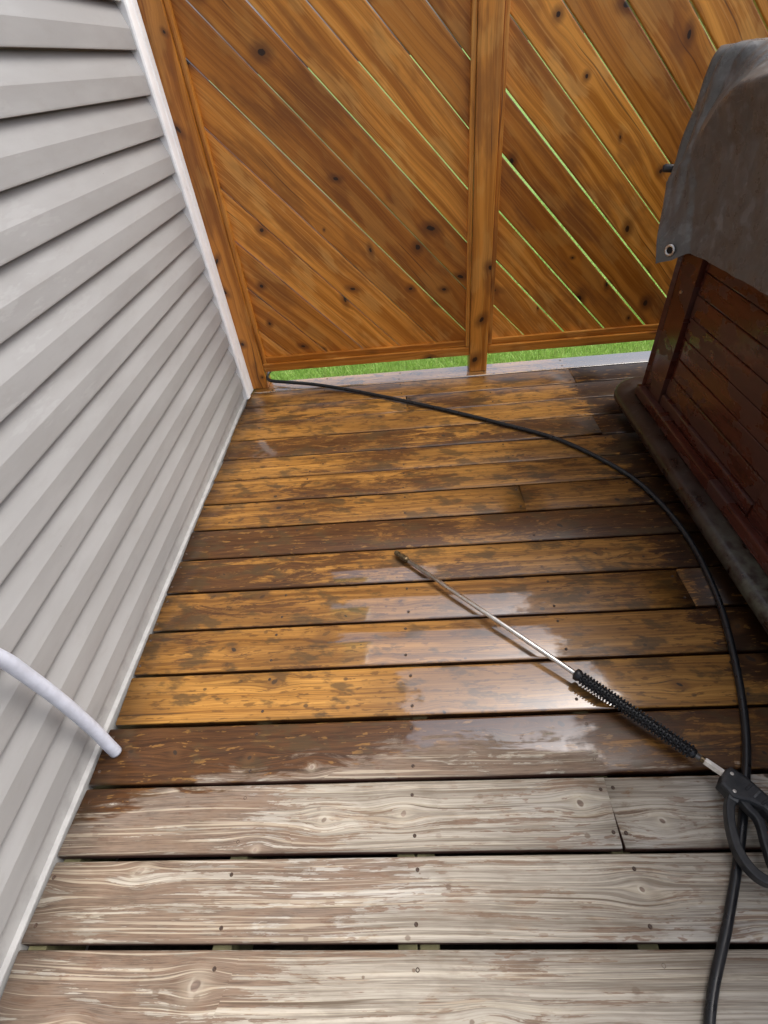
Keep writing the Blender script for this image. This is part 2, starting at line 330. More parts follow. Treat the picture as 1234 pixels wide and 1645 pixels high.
# ------------------------------------------------------------------ mesh helpers
def link(name, me, mat, parent=None, loc=None, rot=None, smooth=False, **props):
    o = bpy.data.objects.new(name, me); COL.objects.link(o)
    if mat is not None and len(me.materials) == 0: me.materials.append(mat)
    if parent is not None: o.parent = parent
    if loc is not None: o.location = loc
    if rot is not None: o.rotation_euler = rot
    if smooth:
        for f in me.polygons: f.use_smooth = True
    for k, v in props.items(): o[k] = v
    return o
def pydata(name, v, f):
    me = bpy.data.meshes.new(name); me.from_pydata(v, [], f); me.validate(); me.update(); return me
def empty(name, loc=(0, 0, 0), **props):
    o = bpy.data.objects.new(name, None); COL.objects.link(o); o.location = loc
    for k, v in props.items(): o[k] = v
    return o
def box_me(name, a, b, bev=0.0, seg=2):
    bm = bmesh.new(); bmesh.ops.create_cube(bm, size=1)
    for v in bm.verts:
        v.co = Vector([(a[i] + b[i]) / 2 + v.co[i] * (b[i] - a[i]) for i in range(3)])
    if bev: bmesh.ops.bevel(bm, geom=bm.edges[:], offset=bev, segments=seg, affect='EDGES', profile=0.6)
    bmesh.ops.recalc_face_normals(bm, faces=bm.faces[:])
    me = bpy.data.meshes.new(name); bm.to_mesh(me); bm.free(); return me
def catmull(pts, n=10):
    P = [Vector(p) for p in pts]; P = [P[0] * 2 - P[1]] + P + [P[-1] * 2 - P[-2]]; out = []
    for i in range(1, len(P) - 2):
        for k in range(n):
            s = k / n; a, b, c, d = P[i - 1], P[i], P[i + 1], P[i + 2]
            out.append(0.5 * ((2 * b) + (c - a) * s + (2 * a - 5 * b + 4 * c - d) * s * s + (3 * b - a - 3 * c + d) * s ** 3))
    out.append(P[-2]); return out
def tube_me(name, path, rad, sides=12, caps=True):
    path = [Vector(p) for p in path]; n = len(path); v = []; f = []
    up = Vector((0, 0, 1)); prev = None
    for i, p in enumerate(path):
        tg = (path[min(i + 1, n - 1)] - path[max(i - 1, 0)]).normalized()
        if prev is None:
            ref = up if abs(tg.z) < 0.9 else Vector((1, 0, 0)); a = tg.cross(ref).normalized()
        else: a = (prev - tg * prev.dot(tg)).normalized()
        prev = a; b = tg.cross(a)
        r = rad(i / (n - 1)) if callable(rad) else rad
        for k in range(sides):
            an = 2 * math.pi * k / sides; v.append(p + a * (r * math.cos(an)) + b * (r * math.sin(an)))
    for i in range(n - 1):
        for k in range(sides):
            k2 = (k + 1) % sides; f.append((i * sides + k, i * sides + k2, (i + 1) * sides + k2, (i + 1) * sides + k))
    if caps: f.append(tuple(reversed(range(sides)))); f.append(tuple(range((n - 1) * sides, n * sides)))
    return pydata(name, v, f)
def extrude_poly(name, pts, z0, z1, bev=0.004, axis='z'):
    """closed outline in (x, y), extruded z0..z1 with rounded rims"""
    bm = bmesh.new(); vb = [bm.verts.new((x, y, z0)) for x, y in pts]
    fc = bm.faces.new(vb); ex = bmesh.ops.extrude_face_region(bm, geom=[fc])
    for e in ex['geom']:
        if isinstance(e, bmesh.types.BMVert): e.co.z = z1
    bmesh.ops.recalc_face_normals(bm, faces=bm.faces[:])
    if bev:
        ed = [e for e in bm.edges if abs(e.verts[0].co.z - e.verts[1].co.z) < 1e-6]
        bmesh.ops.bevel(bm, geom=ed, offset=bev, segments=2, affect='EDGES', profile=0.5)
    me = bpy.data.meshes.new(name); bm.to_mesh(me); bm.free(); return me

# ================================================================== GROUND
n = 1500.0
lawn = link('lawn', pydata('lawn', [(-n, 0.16, -0.27), (n, 0.16, -0.27), (n, n, -0.27), (-n, n, -0.27)], [(0, 1, 2, 3)]), M['lawn'], kind='structure')
soil = link('ground', pydata('ground', [(-n, -n, -0.30), (n, -n, -0.30), (n, 0.30, -0.30), (-n, 0.30, -0.30)], [(0, 1, 2, 3)]), M['soil'], kind='structure')
def grass():
    v = []; f = []; r = random.Random(3)
    def blade(x, y, h, w):
        a = r.uniform(0, 6.283); lean = r.uniform(0.1, 0.9) * h; b = r.uniform(0, 6.283)
        cx, cy = math.cos(a) * w, math.sin(a) * w; lx, ly = math.cos(b) * lean, math.sin(b) * lean; z = -0.272
        i = len(v)
        v.extend([(x - cx, y - cy, z), (x + cx, y + cy, z), (x + cx * .7 + lx * .4, y + cy * .7 + ly * .4, z + h * .6), (x - cx * .7 + lx * .4, y - cy * .7 + ly * .4, z + h * .6), (x + lx, y + ly, z + h)])
        f.extend([(i, i + 1, i + 2, i + 3), (i + 3, i + 2, i + 4)])
    for _ in range(34000): blade(r.uniform(-0.3, 2.6), 0.18 + 1.3 * r.random() ** 1.2, r.uniform(0.03, 0.085), r.uniform(0.0012, 0.0028))
    for _ in range(16000): blade(r.uniform(-1.5, 4.5), r.uniform(1.3, 5.0), r.uniform(0.04, 0.09), r.uniform(0.003, 0.006))
    return pydata('grass', v, f)
link('grass', grass(), M['grass'], kind='stuff', label='bright green lawn grass growing behind the fence', category='grass')

# ================================================================== DECK
deck = empty('deck', kind='structure')
PITCH = 0.146
def board_me(L, W, H=0.027, r=0.006, seed=0):
    """rounded plank, x along, centred, top at z=0"""
    rr = random.Random(seed); prof = []
    hw = W / 2
    for cx, cz, a0 in ((hw - r, -r, 0), (-hw + r, -r, 90), (-hw + r * .5, -H + r * .5, 180), (hw - r * .5, -H + r * .5, 270)):
        q = r if cz == -r else r * .5
        for k in range(4): a = R(a0 + 30 * k); prof.append((cx + q * math.cos(a), cz + q * math.sin(a)))
    nseg = max(2, int(L / 0.12)); v = []; f = []; m = len(prof)
    ph = rr.uniform(0, 6); amp = rr.uniform(0.0003, 0.0011); cup = rr.uniform(-0.0012, 0.0010); sk = [rr.uniform(-.004, .004), rr.uniform(-.002, .002)]
    for i in range(nseg + 1):
        s = i / nseg; x = -L / 2 + L * s
        for (y, z) in prof:
            ex = 0.0
            if i == 0: ex = sk[0] * (y / hw) + 0.0
            if i == nseg: ex = sk[1] * (y / hw)
            wy = amp * math.sin(ph + x * 2.1) + (rr.uniform(-.0004, .0004) if abs(y) > hw * .6 else 0)
            v.append((x + ex, y + wy, z + cup * (abs(y) / hw) ** 2 + amp * .8 * math.sin(ph * 2 + x * 3.0)))
    for i in range(nseg):
        for k in range(m):
            k2 = (k + 1) % m; f.append((i * m + k, (i + 1) * m + k, (i + 1) * m + k2, i * m + k2))
    f.append(tuple(range(m))); f.append(tuple(reversed(range(nseg * m, (nseg + 1) * m))))
    return pydata('deck_board', v, f)
screw_me = None
def screw_mesh():
    v = []; f = []
    for r_, z in ((0.0042, 0.0), (0.0036, 0.0009), (0.0017, 0.0002)):
        for k in range(8): a = k * math.pi / 4; v.append((r_ * math.cos(a), r_ * math.sin(a), z))
    for i in range(2):
        for k in range(8): f.append((i * 8 + k, i * 8 + (k + 1) % 8, (i + 1) * 8 + (k + 1) % 8, (i + 1) * 8 + k))
    f.append(tuple(range(16, 24))); return pydata('screw', v, f)
screw_me = screw_mesh()
JOISTS = [0.02, 0.404, 0.792, 1.218, 1.618, 2.02, 2.42, 2.82]
SPLIT = {-1: [], 0: [1.634], 1: [0.818], 3: [1.622], 6: [1.225], 9: [1.613], 13: [1.218], 17: [0.818]}
# row: stain, left_stain, film_a, film_b, gold
ROW = {-1: (.05, 0, -1, 9, 1.0), 0: (.34, 0, 5, 6, .55), 1: (.50, 0, 5, 6, .7), 2: (.25, .1, 5, 6, .7), 3: (.55, 0, .1, .3, .7), 4: (.40, 0, 5, 6, .55), 5: (.46, 0, 5, 6, .4),
       6: (.38, .1, 5, 6, .2), 7: (.74, .1, .55, .60, .0), 8: (.46, .25, .52, .92, .3), 9: (.40, .0, .523, 1.20, .1), 10: (.36, .0, .557, 1.244, .3), 11: (.10, .0, .745, 1.36, 1.0),
       12: (.72, .25, .755, 1.251, .0), 13: (.27, .55, 5, 6, .0), 14: (.34, .42, 5, 6, 0), 15: (.35, .40, 5, 6, 0)}
XEND = 3.05
for row in range(-1, 24):
    gap = 0.0055 if row < 6 else (0.007 if row < 11 else 0.009)
    y_far, y_near = -row * PITCH, -(row + 1) * PITCH
    W = PITCH - gap
    cy = (y_far + y_near) / 2
    if row == -1: W = 0.116; cy = 0.003 + W / 2
    x0 = 0.0015 + rng.uniform(0, 0.007)
    if row == -1: x0 = 0.004
    cuts = [x0] + SPLIT.get(row, []) + [XEND]
    st = ROW.get(row, (rng.uniform(.2, .35), .3, 5, 6, 0))
    for i in range(len(cuts) - 1):
        a, b = cuts[i], cuts[i + 1]
        if i: a += 0.0016
        if i < len(cuts) - 2: b -= 0.0006
        me = board_me(b - a, W, seed=row * 31 + i)
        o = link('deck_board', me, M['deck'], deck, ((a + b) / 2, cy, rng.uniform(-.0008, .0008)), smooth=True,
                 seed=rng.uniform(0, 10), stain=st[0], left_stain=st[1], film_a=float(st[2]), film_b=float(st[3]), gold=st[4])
        if row >= 15 and row > 15: continue
        for jx in JOISTS:
            xs = [jx]
            if i and abs(jx - cuts[i]) < .05: xs = [cuts[i] + .018]
            elif i < len(cuts) - 2 and abs(jx - cuts[i + 1]) < .05: xs = [cuts[i + 1] - .016]
            for xx in xs:
                xx += rng.uniform(-.006, .006)
                if a + .01 < xx < min(b - .008, 1.72):
                    for sy in (-1, 1):
                        link('screw', screw_me, M['screw'], o, (xx - (a + b) / 2 + rng.uniform(-.004, .004), sy * (W / 2 - .026 + rng.uniform(-.004, .004)), 0.0002))
for jx in JOISTS:
    for dx in ((-0.021, 0.021) if abs(jx - .792) < .01 else (0.0,)):
        link('joist', box_me('joist', (jx + dx - .019, -3.6, -.18), (jx + dx + .019, 0.10, -.0295), .002, 1), M['joist'], deck)
link('rim_joist', box_me('rim_joist', (0.0, 0.102, -.26), (XEND, 0.1165, -.029), .002, 1), M['joist'], deck)

# ================================================================== HOUSE WALL
house = empty('house_wall', (0, 0, 0), label='grey vinyl lap siding wall of the house with white corner trim', category='wall')
SP = 0.1141; Z0 = 0.066
def siding_me(k):
    y0, y1 = -5.0, -0.052; ns = 60; prof = [(-0.0235, 0.022), (-0.0045, 0.019), (-0.0022, 0.0006), (-0.0006, -0.0004), (0.0004, 0.0008), (0.0008, 0.004), (0.0, 0.052), (-0.0190, 0.1085), (-0.0215, 0.1135), (-0.0215, 0.139)]
    v = []; f = []; rr = random.Random(k + 50); ph = rr.uniform(0, 6)
    for i in range(ns + 1):
        y = y0 + (y1 - y0) * i / ns
        wv = 0.0007 * math.sin(ph + y * 3.3) + 0.0005 * math.sin(ph * 2 + y * 7.0); wz = 0.0006 * math.sin(ph * 3 + y * 2.2)
        for x, z in prof: v.append((x + wv, y, z + wz))
    m = len(prof)
    for i in range(ns):
        for j in range(m - 1): f.append((i * m + j, (i + 1) * m + j, (i + 1) * m + j + 1, i * m + j + 1))
    return pydata('siding_course', v, f)
for k in range(0, 22):
    o = link('siding_course', siding_me(k), M['siding'], house, (0, 0, Z0 + k * SP), seed=rng.uniform(0, 10))
    for p_ in o.data.polygons: p_.use_smooth = False
# base channel under the first course
ch = [(-0.0235, 0.09), (-0.0125, 0.09), (-0.0120, 0.0085), (-0.0045, 0.0070), (-0.0012, 0.0060), (-0.0006, 0.0035), (-0.0025, 0.0015), (-0.006, -0.12), (-0.0205, -0.12)]
v = []; f = []
for i, y in enumerate((-5.0, -2.5, -0.05)):
    for x, z in ch: v.append((x, y, z))
for i in range(2):
    for j in range(len(ch) - 1): f.append((i * 9 + j, (i + 1) * 9 + j, (i + 1) * 9 + j + 1, i * 9 + j + 1))
link('base_channel', pydata('base_channel', v, f), M['trimgrey'], house)
# corner trim with its moulded face
ct = [(-0.03, -0.064), (0.006, -0.064), (0.012, -0.060), (0.0135, -0.052), (0.0135, -0.032), (0.0105, -0.029), (0.0105, -0.004), (0.0135, -0.001), (0.0145, 0.034), (0.012, 0.040), (0.0, 0.043), (-0.05, 0.043)]
v = []; f = []; m = len(ct)
for z in (0.003, 2.58):
    for x, y in ct: v.append((x, y, z))
for j in range(m): f.append((j, (j + 1) % m, m + (j + 1) % m, m + j))
f += [tuple(reversed(range(m))), tuple(range(m, 2 * m))]
link('corner_trim', pydata('corner_trim', v, f), M['white'], house)
link('wall_core', box_me('wall_core', (-0.35, -5.0, -0.3), (-0.0245, 0.02, 2.62)), M['housewrap'], house)
link('soffit', box_me('soffit', (-0.35, -5.0, 2.625), (0.32, 0.25, 2.66), .003, 1), M['white'], house)
link('fascia', box_me('fascia', (0.323, -5.0, 2.60), (0.345, 0.25, 2.78), .003, 1), M['white'], house)

# ================================================================== FENCE
fence = empty('fence', (1.19, 0.09, 0), label='amber stained wood privacy fence with diagonal planks behind the deck', category='fence')
FTOP = 1.62
def fl(name, a, b, bev=.003, tone=1.0, vertical=False, parent=fence):
    """a straight member; its local x runs along the grain"""
    c = Vector([(a[i] + b[i]) / 2 for i in range(3)]); h = [(b[i] - a[i]) / 2 for i in range(3)]
    if vertical:
        me = box_me(name, (-h[2], -h[1], -h[0]), (h[2], h[1], h[0]), bev)
        rot = (0, R(-90), 0)
    else: me = box_me(name, (-h[0], -h[1], -h[2]), (h[0], h[1], h[2]), bev); rot = (0, 0, 0)
    return link(name, me, M['fence'], parent, c - Vector(fence.location), rot, seed=rng.uniform(0, 10), tone=tone)
posts = [(-0.012, 0.093), (1.147, 1.235), (2.292, 2.380)]
for i, (a, b) in enumerate(posts):
    fl('post', (a, 0.045, 0.0005), (b, 0.133, FTOP + .05), .004, (0.72, 0.9, 0.9)[i], True)
def clip(poly, nx, nz, d):
    out = []
    for i in range(len(poly)):
        p, q = poly[i], poly[(i + 1) % len(poly)]
        sp, sq = p[0] * nx + p[1] * nz - d, q[0] * nx + q[1] * nz - d
        if sp <= 0: out.append(p)
        if (sp < 0) != (sq < 0) and abs(sp - sq) > 1e-12:
            s = sp / (sp - sq); out.append((p[0] + (q[0] - p[0]) * s, p[1] + (q[1] - p[1]) * s))
    return out
def panel(xa, xb, slope, z_at_left, pitch_z, gaps):
    zb, zt = 0.128, FTOP
    xl, xr = xa + .004, xb - .004
    ang = math.atan(slope); ca, sa = math.cos(ang), math.sin(ang)      # grain direction in (x, z)
    nx, nz = -sa, ca                                                   # normal, up-right
    k = 0
    for k in range(-1, 16):
        lo = z_at_left + (k - 1) * pitch_z; hi = lo + pitch_z
        # lines through (xa, z): nx*x + nz*z = nx*xa + nz*z
        g0 = gaps[(k - 1) % len(gaps)] / 2; g1 = gaps[k % len(gaps)] / 2
        d0 = nx * (xa) + nz * lo + g0; d1 = nx * (xa) + nz * hi - g1
        poly = [(xl, zb), (xr, zb), (xr, zt), (xl, zt)]
        poly = clip(poly, nx, nz, d1); poly = clip(poly, -nx, -nz, -d0) if poly else poly
        if len(poly) < 3: continue
        area = abs(sum(poly[i][0] * poly[(i + 1) % len(poly)][1] - poly[(i + 1) % len(poly)][0] * poly[i][1] for i in range(len(poly)))) / 2
        if area < 1e-3: continue
        cx = sum(p[0] for p in poly) / len(poly); cz = sum(p[1] for p in poly) / len(poly)
        loc = [((p[0] - cx) * ca + (p[1] - cz) * sa, -(p[0] - cx) * sa + (p[1] - cz) * ca) for p in poly]
        clean = []
        for p in loc:
            if not clean or (abs(p[0] - clean[-1][0]) + abs(p[1] - clean[-1][1])) > 1e-4: clean.append(p)
        bm = bmesh.new(); vb = [bm.verts.new((x, -0.009, z)) for x, z in clean]; fc = bm.faces.new(vb)
        ex = bmesh.ops.extrude_face_region(bm, geom=[fc])
        for e in ex['geom']:
            if isinstance(e, bmesh.types.BMVert): e.co.y = 0.009
        bmesh.ops.recalc_face_normals(bm, faces=bm.faces[:])
        fe = [e for e in bm.edges if abs(e.verts[0].co.y + .009) < 1e-6 and abs(e.verts[1].co.y + .009) < 1e-6]
        bmesh.ops.bevel(bm, geom=fe, offset=.0045, segments=2, affect='EDGES', profile=.5)
        me = bpy.data.meshes.new('plank'); bm.to_mesh(me); bm.free()
        link('plank', me, M['fence'], fence, Vector((cx, 0.088 + rng.uniform(-.0015, .0015), cz)) - Vector(fence.location), (0, -ang + rng.uniform(-.001, .001), 0),
             seed=rng.uniform(0, 10), tone=(1.12, .66, .94, 1.3, .74, 1.02, .6, 1.2, .84)[(k * 4 + int(xa * 3)) % 9] * rng.uniform(.95, 1.05))
    # frame strips nailed in front of the planks
    t1, t2 = (.70, .95) if xa < .5 else (.9, .9)
    fl('frame_strip', (xa + .0015, .056, .131), (xa + .020, .078, FTOP), .002, t1 * 1.05, True)
    fl('frame_strip', (xb - .020, .056, .131), (xb - .0015, .078, FTOP), .002, t2, True)
    fl('bottom_strip', (xa + .021, .062, .131), (xb - .021, .0785, .158), .002, .85)
    fl('bottom_rail', (xa + .002, .049, .088), (xb - .002, .098, .1295), .003, .85)
    fl('top_rail', (xa + .002, .049, FTOP + .001), (xb - .002, .128, FTOP + .040), .003, .95)
panel(0.093, 1.147, -1.072, 0.318, 0.1985, [.0030, .0034, .0042, .0030, .0028, .0046, .0030, .0040, .0032])
panel(1.235, 2.292, -1.018, 0.338, 0.1965, [.0048, .0060, .0056, .0078, .0066, .0040, .0042, .0038])

# ================================================================== HOT TUB
tub = empty('hot_tub', (2.7, -1.3, 0), label='dark red-brown hot tub cabinet with slatted side panels on the deck', category='hot tub')
TO = Vector(tub.location)
def tl(name, me, mat, parent=tub, **k): return link(name, me, mat, parent, **k)
def tbox(name, a, b, bev, mat, parent=tub):
    return link(name, box_me(name, [a[i] - TO[i] for i in range(3)], [b[i] - TO[i] for i in range(3)], bev), mat, parent)
XB = 1.785
YN, YF = -2.55, -0.40          # near and far ends of the cabinet
# inner core
tbox('cabinet_core', (XB + .035, YN + .03, .1125), (3.62, YF - .03, .86), .01, M['dark'])
# flange: bull-nosed plinth with round corners
def flange():
    prof = [(0.0, .112), (-.030, .113), (-.066, .110), (-.078, .104), (-.084, .095), (-.086, .084), (-.084, .070), (-.078, .062), (-.02, .060), (.10, .060)]   # outward offset (neg = out), z
    x0, x1, y0, y1 = XB, 3.66, YN, YF; rc = .055; path = []
    for cx, cy, a0 in ((x0 + rc, y1 - rc, 90), (x0 + rc, y0 + rc, 180), (x1 - rc, y0 + rc, 270), (x1 - rc, y1 - rc, 0)):
        for k in range(9): a = R(a0 + k * 11.25); path.append((cx, cy, math.cos(a), math.sin(a)))
    v = []; f = []; m = len(prof)
    for cx, cy, c, s in path:
        for o, z in prof: v.append((cx + c * (rc - o) - TO.x, cy + s * (rc - o) - TO.y, z))
    n = len(path)
    for i in range(n):
        for j in range(m - 1): f.append((i * m + j, ((i + 1) % n) * m + j, ((i + 1) % n) * m + j + 1, i * m + j + 1))
    return pydata('base_flange', v, f)
tl('base_flange', flange(), M['flange'], smooth=True)
tbox('foot_base', (XB + .07, YN + .1, .0015), (3.55, YF - .1, .05), .004, M['dark'])
# corner posts: chamfered columns
def cpost(name, yf, sgn):
    # outline in plan: face at XB, chamfer back to the end wall
    pts = [(XB, yf - sgn * .225), (XB, yf - sgn * .135), (XB + .010, yf - sgn * .120), (XB + .012, yf - sgn * .075), (XB + .002, yf - sgn * .062), (XB + .03, yf - sgn * .012), (XB + .055, yf), (XB + .19, yf), (XB + .19, yf - sgn * .225)]
    me = extrude_poly(name, [(x - TO.x, y - TO.y) for x, y in pts], .1135, .86, 0.003)
    return tl(name, me, M['tub'])
cpost('corner_post', YF, 1); cpost('corner_post', YN, -1)
PANELS = [(-0.628, -1.262), (-1.372, -2.32)]
tbox('mid_post', (XB, -1.368, .1135), (XB + .05, -1.266, .86), .012, M['tub'])
for a, b in PANELS:
    tbox('lower_rail', (XB + .004, b + .002, .1135), (XB + .04, a - .002, .195), .006, M['tub'])
    nsl = 9; z = .197
    for i in range(nsl):
        tbox('slat', (XB + .0145 + rng.uniform(-.0008, .0008), b + .003, z), (XB + .033, a - .003, z + .0705), .0035, M['tub']); z += .0728
tbox('kick_board', (XB - .026, YN + .06, .1145), (XB + .003, YF - .075, .158), .007, M['tub'])
bolt = tube_me('bolt', [(0, 0, 0), (-.004, 0, 0)], .006, 10)
tl('bolt', bolt, M['metalring'], loc=Vector((XB, -.557, .545)) - TO)
tbox('rim', (XB - .01, YN, .862), (3.66, YF, .90), .012, M['dark'])

# cover: vinyl skirt draped over the lid
cov = empty('tub_cover', (2.7, -1.3, .9), label='weathered grey vinyl cover draped over the hot tub', category='cover')
CO = Vector(cov.location)
def cover_me():
    ZT = 1.165; yF, yN = -.345, -2.62; x0, x1 = 1.752, 3.72
    ridge = [(-.30, .80), (-.432, .897), (-.454, .926), (-.524, .993), (-.57, 1.051), (-.639, 1.085), (-.718, 1.109), (-.85, 1.118), (-3.0, 1.13)]
    def rz(y):
        for i in range(len(ridge) - 1):
            (a, za), (b, zb) = ridge[i], ridge[i + 1]
            if b <= y <= a: return za + (zb - za) * (y - a) / (b - a)
        return ridge[0][1] if y > ridge[0][0] else ridge[-1][1]
    low = [(-.33, .632), (-.373, .640), (-.488, .655), (-.601, .682), (-.732, .686), (-.872, .692), (-1.03, .700), (-1.3, .69), (-1.8, .70), (-2.7, .69)]
    def lz(y):
        for i in range(len(low) - 1):
            (a, za), (b, zb) = low[i], low[i + 1]
            if b <= y <= a: return za + (zb - za) * (y - a) / (b - a)
        return low[0][1] if y > low[0][0] else low[-1][1]
    def wob(a, b): return .004 * math.sin(a * 23 + b * 7) + .003 * math.sin(a * 51 - b * 31 + 1) + .002 * math.sin(a * 90 + b * 64)
    v = []; f = []
    # side face columns from far (wrapping a little round the far end) to near
    cols = [yF + .0 - (i / 150.0) ** 1.35 * (yF - yN) for i in range(151)]
    rows = 44; idx = {}
    def vert(key, co):
        idx[key] = len(v); v.append((co[0] - CO.x, co[1] - CO.y, co[2] - CO.z))
    for i, y in enumerate(cols):
        zr, zl = rz(y), lz(y)
        for j in range(rows + 1):
            s = j / rows; z = ZT + (zl - ZT) * s
            x = x0; far = max(0.0, min(1.0, (-.40 - y) / .2)); bul = .022 * far; lean = .075 * far
            if z > zr:                                   # slack upper part leans back to the lid
                q = (z - zr) / max(.02, ZT - zr); x = x0 - .012 - bul + (.034 + lean) * q ** 1.2 + bul * q
                x += .006 * math.sin(y * 60 + z * 22) * q + .004 * math.sin(y * 140 + z * 40) * q
            else:
                q = min(1, (zr - z) / .12); x = x0 - .012 - bul * (1 - q) + .020 * q
                x += wob(y, z) * .55
                # hem flap beside the corner with its crease
                yc = -.484 + (z - .891) * .56
                if z < .9 and y > yc: x -= .009 * min(1, (y - yc) / .012)
                x -= .010 * s * s * (.5 + .5 * math.sin(y * 11 + .8))
            # round the top and far corners
            if s > .925: x -= .0022 * min(1, (s - .925) / .006)
            tz = max(0, z - (ZT - .03)) / .03; x += .016 * tz * tz
            fy = max(0, (y - (yF - .035)) / .035)
            x += .030 * fy * fy
            # long vertical folds near the far corner
            if y > -.47 and z > .72: x += .008 * math.sin((y + .345) * 95 + (1.165 - z) * 3.5) * min(1, (z - .72) / .2)
            yy = y; yc = -.484 + (z - .891) * .56
            if z < .9 and y > yc:
                tt = (y - yc) / (yF - yc); flp = min(1.0, (.9 - z) / .2)
                yy = y + (yc + .10 * tt - y) * flp; x = x + (x0 - .010 - .056 * tt - x) * flp
            vert((0, i, j), (x, yy, z + .004 * math.sin(y * 37) * (1 - s)))
    for i in range(150):
        for j in range(rows): f.append((idx[0, i, j], idx[0, i, j + 1], idx[0, i + 1, j + 1], idx[0, i + 1, j]))
    # far end face, hanging down
    endn = 20
    for k in range(1, endn + 1):
        x = x0 + .10 + (x1 - x0 - .1) * (k / endn)
        for j in range(rows + 1):
            s = j / rows; z = ZT + (.64 - ZT) * s
            vert((1, k, j), (x, yF + .012 - .02 * (1 - s) + .004 * math.sin(x * 30 + z * 9), z))
    for j in range(rows):
        f.append((idx[0, 0, j + 1], idx[0, 0, j], idx[1, 1, j], idx[1, 1, j + 1]))
        for k in range(1, endn): f.append((idx[1, k, j + 1], idx[1, k, j], idx[1, k + 1, j], idx[1, k + 1, j + 1]))
    # top sheet
    tn = 20
    for i, y in enumerate(cols):
        xs = v[idx[0, i, 0]][0] + CO.x
        for k in range(1, tn + 1):
            q = k / tn; x = xs + (x1 - xs) * q ** 1.5
            vert((2, i, k), (x, min(y, yF - .008), ZT + .010 * math.sin(q * 3.1) + .005 * math.sin(y * 19 + x * 23) * min(1, q * 8) + .005 * math.sin(y * 55 - x * 14) * min(1, q * 8)))
    for i in range(150):
        f.append((idx[0, i, 0], idx[0, i + 1, 0], idx[2, i + 1, 1], idx[2, i, 1]))
        for k in range(1, tn): f.append((idx[2, i, k], idx[2, i + 1, k], idx[2, i + 1, k + 1], idx[2, i, k + 1]))
    return pydata('cover_sheet', v, f)
link('cover_sheet', cover_me(), M['cover'], cov, smooth=True)
def ring_me(name, R1, R2, depth):
    v = []; f = []; n = 20; prof = [(R1, 0), (R1, -depth * .6), ((R1 + R2) / 2, -depth), (R2, -depth * .5), (R2, 0)]
    for i in range(n):
        a = 2 * math.pi * i / n
        for r, d in prof: v.append((d, r * math.cos(a), r * math.sin(a)))
    m = len(prof)
    for i in range(n):
        for j in range(m - 1): f.append((i * m + j, ((i + 1) % n) * m + j, ((i + 1) % n) * m + j + 1, i * m + j + 1))
    return pydata(name, v, f)
link('grommet', ring_me('grommet', .0105, .0185, .004), M['metalring'], cov, Vector((1.7095, -.552, .681)) - CO, (0, 0, R(29)), smooth=True)
link('grommet_hole', tube_me('grommet_hole', [(0, 0, 0), (-.0015, 0, 0)], .0108, 14), M['dark'], cov, Vector((1.7100, -.5516, .681)) - CO, (0, 0, R(29)))
link('latch_knob', tube_me('latch_knob', [(0, .0, 0), (-.006, .0, 0), (-.03, .01, .002), (-.036, .012, .002)], lambda s: .012 if s < .9 else .008, 14), M['plastic'], cov, Vector((1.752, -.352, .872)) - CO, smooth=True)

# ================================================================== PRESSURE WASHER
# hose: from behind the fence, across the boards, under the gun
hz = .0098
hp = [(-.35, .55, -.25), (-.05, .42, .10), (.16, .33, .30), (.22, .24, .24), (.17, .175, .13), (.118, .135, .072), (.092, .085, .052), (.118, .030, .050), (.20, .018, .040), (.32, .012, .022), (.46, -.030, .0115), (.66, -.130, hz), (.952, -.297, hz), (1.212, -.460, hz), (1.439, -.622, hz), (1.611, -.846, hz), (1.676, -1.028, hz), (1.697, -1.223, hz),
      (1.678, -1.43, hz), (1.640, -1.592, hz), (1.597, -1.73, hz), (1.550, -1.846, hz), (1.494, -1.950, hz), (1.434, -2.049, hz), (1.362, -2.155, hz), (1.271, -2.283, hz), (1.22, -2.42, hz), (1.27, -2.56, hz), (1.42, -2.60, hz), (1.54, -2.50, .012), (1.585, -2.38, .024), (1.582, -2.285, .034)]
hose = link('pressure_hose', tube_me('pressure_hose', catmull(hp, 9), .0088, 14), M['rubber'], smooth=True,
            label='long black pressure washer hose curving across the wet deck boards', category='hose')
wand = empty('pressure_washer_wand', (1.1, -1.55, 0), label='steel pressure washer wand with black ribbed grip and trigger gun lying on the deck', category='wand')
WO = Vector(wand.location)
A = Vector((.757, -1.198, .016)); B = Vector((1.453, -1.913, .040)); D = (B - A).normalized()
def at(s): return A + D * s - WO
Lw = (B - A).length
link('nozzle', tube_me('nozzle', [at(s) for s in (0, .004, .018, .019, .030, .031, .052, .056, .066)], lambda s: (.0045, .0085, .0085, .007, .007, .0095, .0095, .0075, .0065)[round(s * 8)], 12), M['darksteel'], wand, smooth=False)
link('lance_tube', tube_me('lance_tube', [at(.062), at(.4), at(Lw - .030)], .0066, 14), M['steel'], wand, smooth=True)
link('coupling_nut', tube_me('coupling_nut', [at(Lw - .034), at(Lw - .032), at(Lw + .004), at(Lw + .006)], lambda s: .0088 if .1 < s < .9 else .0078, 6), M['steel'], wand)
link('coupling_ring', tube_me('coupling_ring', [at(Lw - .041), at(Lw - .033)], .0074, 12), M['darksteel'], wand)
g0, g1 = .655, .655 + .292
gs = [];
gr = link('grip_sleeve', tube_me('grip_sleeve', [at(g0), at(g0 + .003), at(g0 + .012), at(g0 + .016), at((g0 + g1) / 2), at(g1 - .006), at(g1)], lambda s: (.010, .0155, .0155, .0118, .0118, .0118, .009)[round(s * 6)], 14), M['rubber'], wand, smooth=True)
